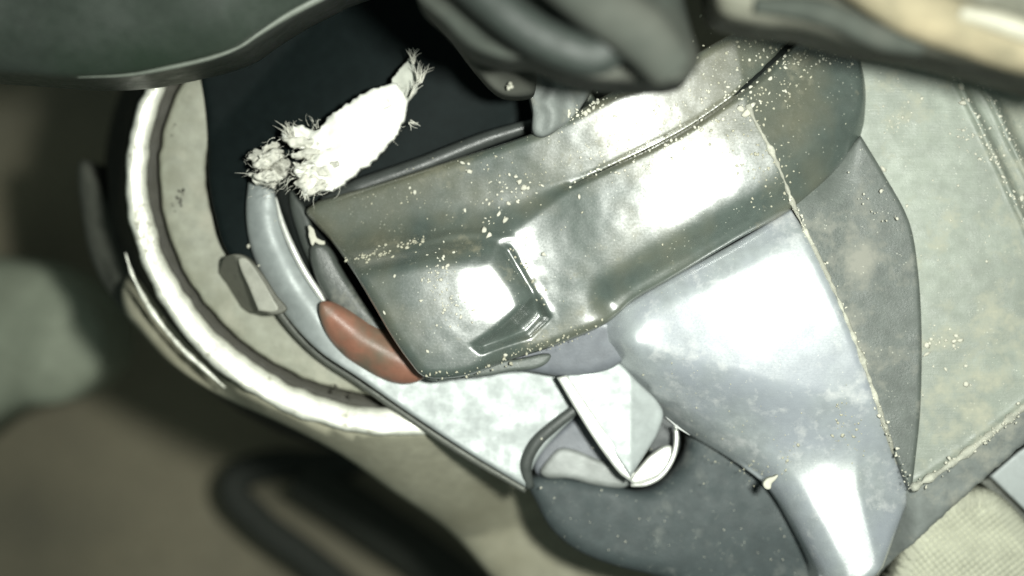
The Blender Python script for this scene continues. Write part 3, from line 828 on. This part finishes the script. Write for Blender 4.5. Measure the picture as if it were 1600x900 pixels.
# ================================================================== top: cover, hose, pipe
cov = empty('grey_cover', 200, 20, 150, 'dim grey green domed cover with a thin bright lip at the top left', 'cover')
EDGE = [(-200, 100), (0, 113), (120, 121), (200, 117), (262, 106), (330, 90), (372, 74), (410, 48), (455, 20), (520, -14), (600, -60)]
ce = spline(EDGE, False, 6)
def cov_h(x, y):
    d, _ = seg_dist(x, y, ce, False)
    return 170 + 130 * (1 - np.exp(-d / 120)) + bumps(x, y, 140, 16, 20.0)
pad('cover_dome', [(-300, 80, 1)] + EDGE + [(620, -260, 1), (-300, -260, 1)], cov_h, M['cover'], cov, spacing=8, r=10, thick=160)
tube('cover_lip', [(120, 121, 168, .2), (200, 117, 168, .6), (262, 106, 170, .9), (330, 90, 170, .9), (372, 74, 170, .7), (410, 48, 170, 1.2), (455, 20, 170, 1.6), (520, -14, 170, 1.8), (600, -60, 170, 1.4)], 3.4, M['cover_lip'], cov)

# grey moulded hose elbow, out of focus
elb = empty('hose_elbow', 880, 40, 420, 'blurred grey moulded rubber elbow crossing the top above the connector', 'hose')
def elb_h(x, y):
    l = spline([(640, 0), (740, 90), (880, 130), (1040, 150)], False, 8)
    a = spline([(860, -60), (960, 20), (1040, 90), (1085, 150)], False, 8)
    d1, _ = seg_dist(x, y, l, False)
    d2, _ = seg_dist(x, y, a, False)
    z = 430 + 55 * np.exp(-(d1 / 38)**2) + 75 * np.exp(-(d2 / 50)**2)
    return z + bumps(x, y, 60, 18, 21.0)
pad('elbow_body', [(620, -120, 1), (1040, -160, 1), (1060, -40), (1078, 40), (1092, 96), (1070, 124), (1000, 128), (930, 124), (880, 112), (830, 92), (790, 92), (730, 70), (690, 30), (650, -10)],
    elb_h, M['hose'], elb, spacing=7, r=30, thick=120)
tube('elbow_fold', [(720, -40, 520), (790, 20, 530), (850, 60, 530), (930, 86, 525), (960, 60, 520)], 26, M['hose_dark'], elb)
tube('elbow_rib', [(850, -50, 570, .8), (930, 4, 570), (1000, 50, 560, 1.1), (1052, 108, 540, .9)], 34, M['hose'], elb)
# bracket ear between the elbow and the connector
ear = pad('rubber_ear', [(672, 10), (720, 60), (780, 90), (828, 88), (836, 140), (812, 150), (778, 144), (742, 108), (706, 60)], lambda x, y: 140 - .3 * (x - 700) + 30 * np.exp(-((x - 760) / 40)**2), M['hose'], None, spacing=5, r=20, thick=60)
tag(ear, 'grey rubber ear hanging beside the black sleeve under the elbow', 'rubber ear')
post = pad('connector_latch', [(824, 92, 1), (850, 84), (900, 90), (930, 118), (905, 172), (880, 196), (838, 212), (832, 170), (822, 120)], lambda x, y: 10 - 0.25 * (x - 860) + bumps(x, y, 20, 6, 22.0) + 14 * np.exp(-((x - 862) / 16)**2), M['plastic_rim'], con, spacing=4, r=10, thick=70)
crumbs('latch_crumbs', [(852 + random.gauss(0, 5), 108 + random.gauss(0, 5), 34, random.uniform(1.5, 4)) for _ in range(14)] + [(800 + random.gauss(0, 5), 136 + random.gauss(0, 4), 150, random.uniform(2, 4)) for _ in range(10)] + [(906 + random.gauss(0, 6), 116 + random.gauss(0, 3), 12, random.uniform(1.5, 3.5)) for _ in range(8)], M['crumb'], con)

pipe = empty('beige_pipe', 1400, 40, 420, 'blurred beige and brown pipe crossing the top right corner', 'pipe')
pad('pipe_body', [(1120, -140, 1), (1120, 10), (1180, 36), (1260, 44), (1340, 66), (1440, 82), (1540, 104), (1700, 150, 1), (1760, -140, 1)],
    lambda x, y: 430 + 70 * np.exp(-((y - (40 + (x - 1150) * .20)) / 70)**2) * 1 + 40 * np.exp(-((y - (-10 + (x - 1150) * .22)) / 22)**2) + bumps(x, y, 60, 20, 24.0), M['beige_edge'], pipe, spacing=8, r=34, thick=120)
tube('pipe_stripe', [(1330, -50, 530), (1420, 10, 540), (1500, 40, 540), (1580, 66, 540), (1680, 90, 540)], 34, M['beige'], pipe)
tube('pipe_strap', [(1180, 8, 510, .6), (1280, 18, 520), (1380, 60, 520), (1440, 76, 510, .6)], 16, M['hose'], pipe)
tube('pale_wire', [(1500, 20, 570, .7), (1560, 34, 580), (1660, 70, 580)], 13, material('pale_wire', (0.3, 0.29, 0.23), .5), pipe)

# ================================================================== lower right: knitted cloth and metal strip
def knit_h(x, y):
    z = -130 - 0.0009 * ((x - 1500)**2 + 0.6 * (y - 900)**2)
    u = (x * 0.98 + y * .12) / 9.0
    v = (y * .98 - x * .12) / 9.0
    return z + 4.5 * np.sin(u * 2 * math.pi / 1.35) * np.sin(v * 2 * math.pi / 1.35) + 3 * np.sin(v * 2 * math.pi / 8)
kn = pad('knitted_cloth', [(1395, 960), (1400, 880), (1430, 820), (1470, 780), (1520, 764), (1552, 768), (1590, 800), (1640, 870), (1680, 980), (1520, 1010)],
         knit_h, M['knit'], None, spacing=2.6, r=26, thick=130)
tag(kn, 'pale beige knitted cloth with a dotted weave in the lower right corner', 'cloth')
st = empty('metal_strip', 1590, 750, -150, 'shiny metal strip poking out at the right edge above the knitted cloth', 'metal strip')
pad('strip_plate', [(1546, 744, 1), (1590, 706, 1), (1690, 640, 1), (1690, 880, 1), (1600, 796, 1)], lambda x, y: -150 + 0.12 * (x - 1600), M['metal_sheet'], st, spacing=5, r=4, thick=10)
pad('strip_edge', [(1530, 752, 1), (1546, 746, 1), (1600, 800, 1), (1690, 890, 1), (1690, 920, 1), (1588, 808, 1)], lambda x, y: -172 + 0 * x, M['metal_edge'], st, spacing=5, r=4, thick=30)
dk = pad('dark_gap_block', [(1340, 930), (1380, 880), (1440, 830), (1560, 740), (1680, 680), (1720, 1000), (1400, 1010)], lambda x, y: -430 + 0 * x, M['black'], None, spacing=14, r=10, thick=60)
tag(dk, 'black block in the gap behind the knitted cloth and skirt wall', 'block')
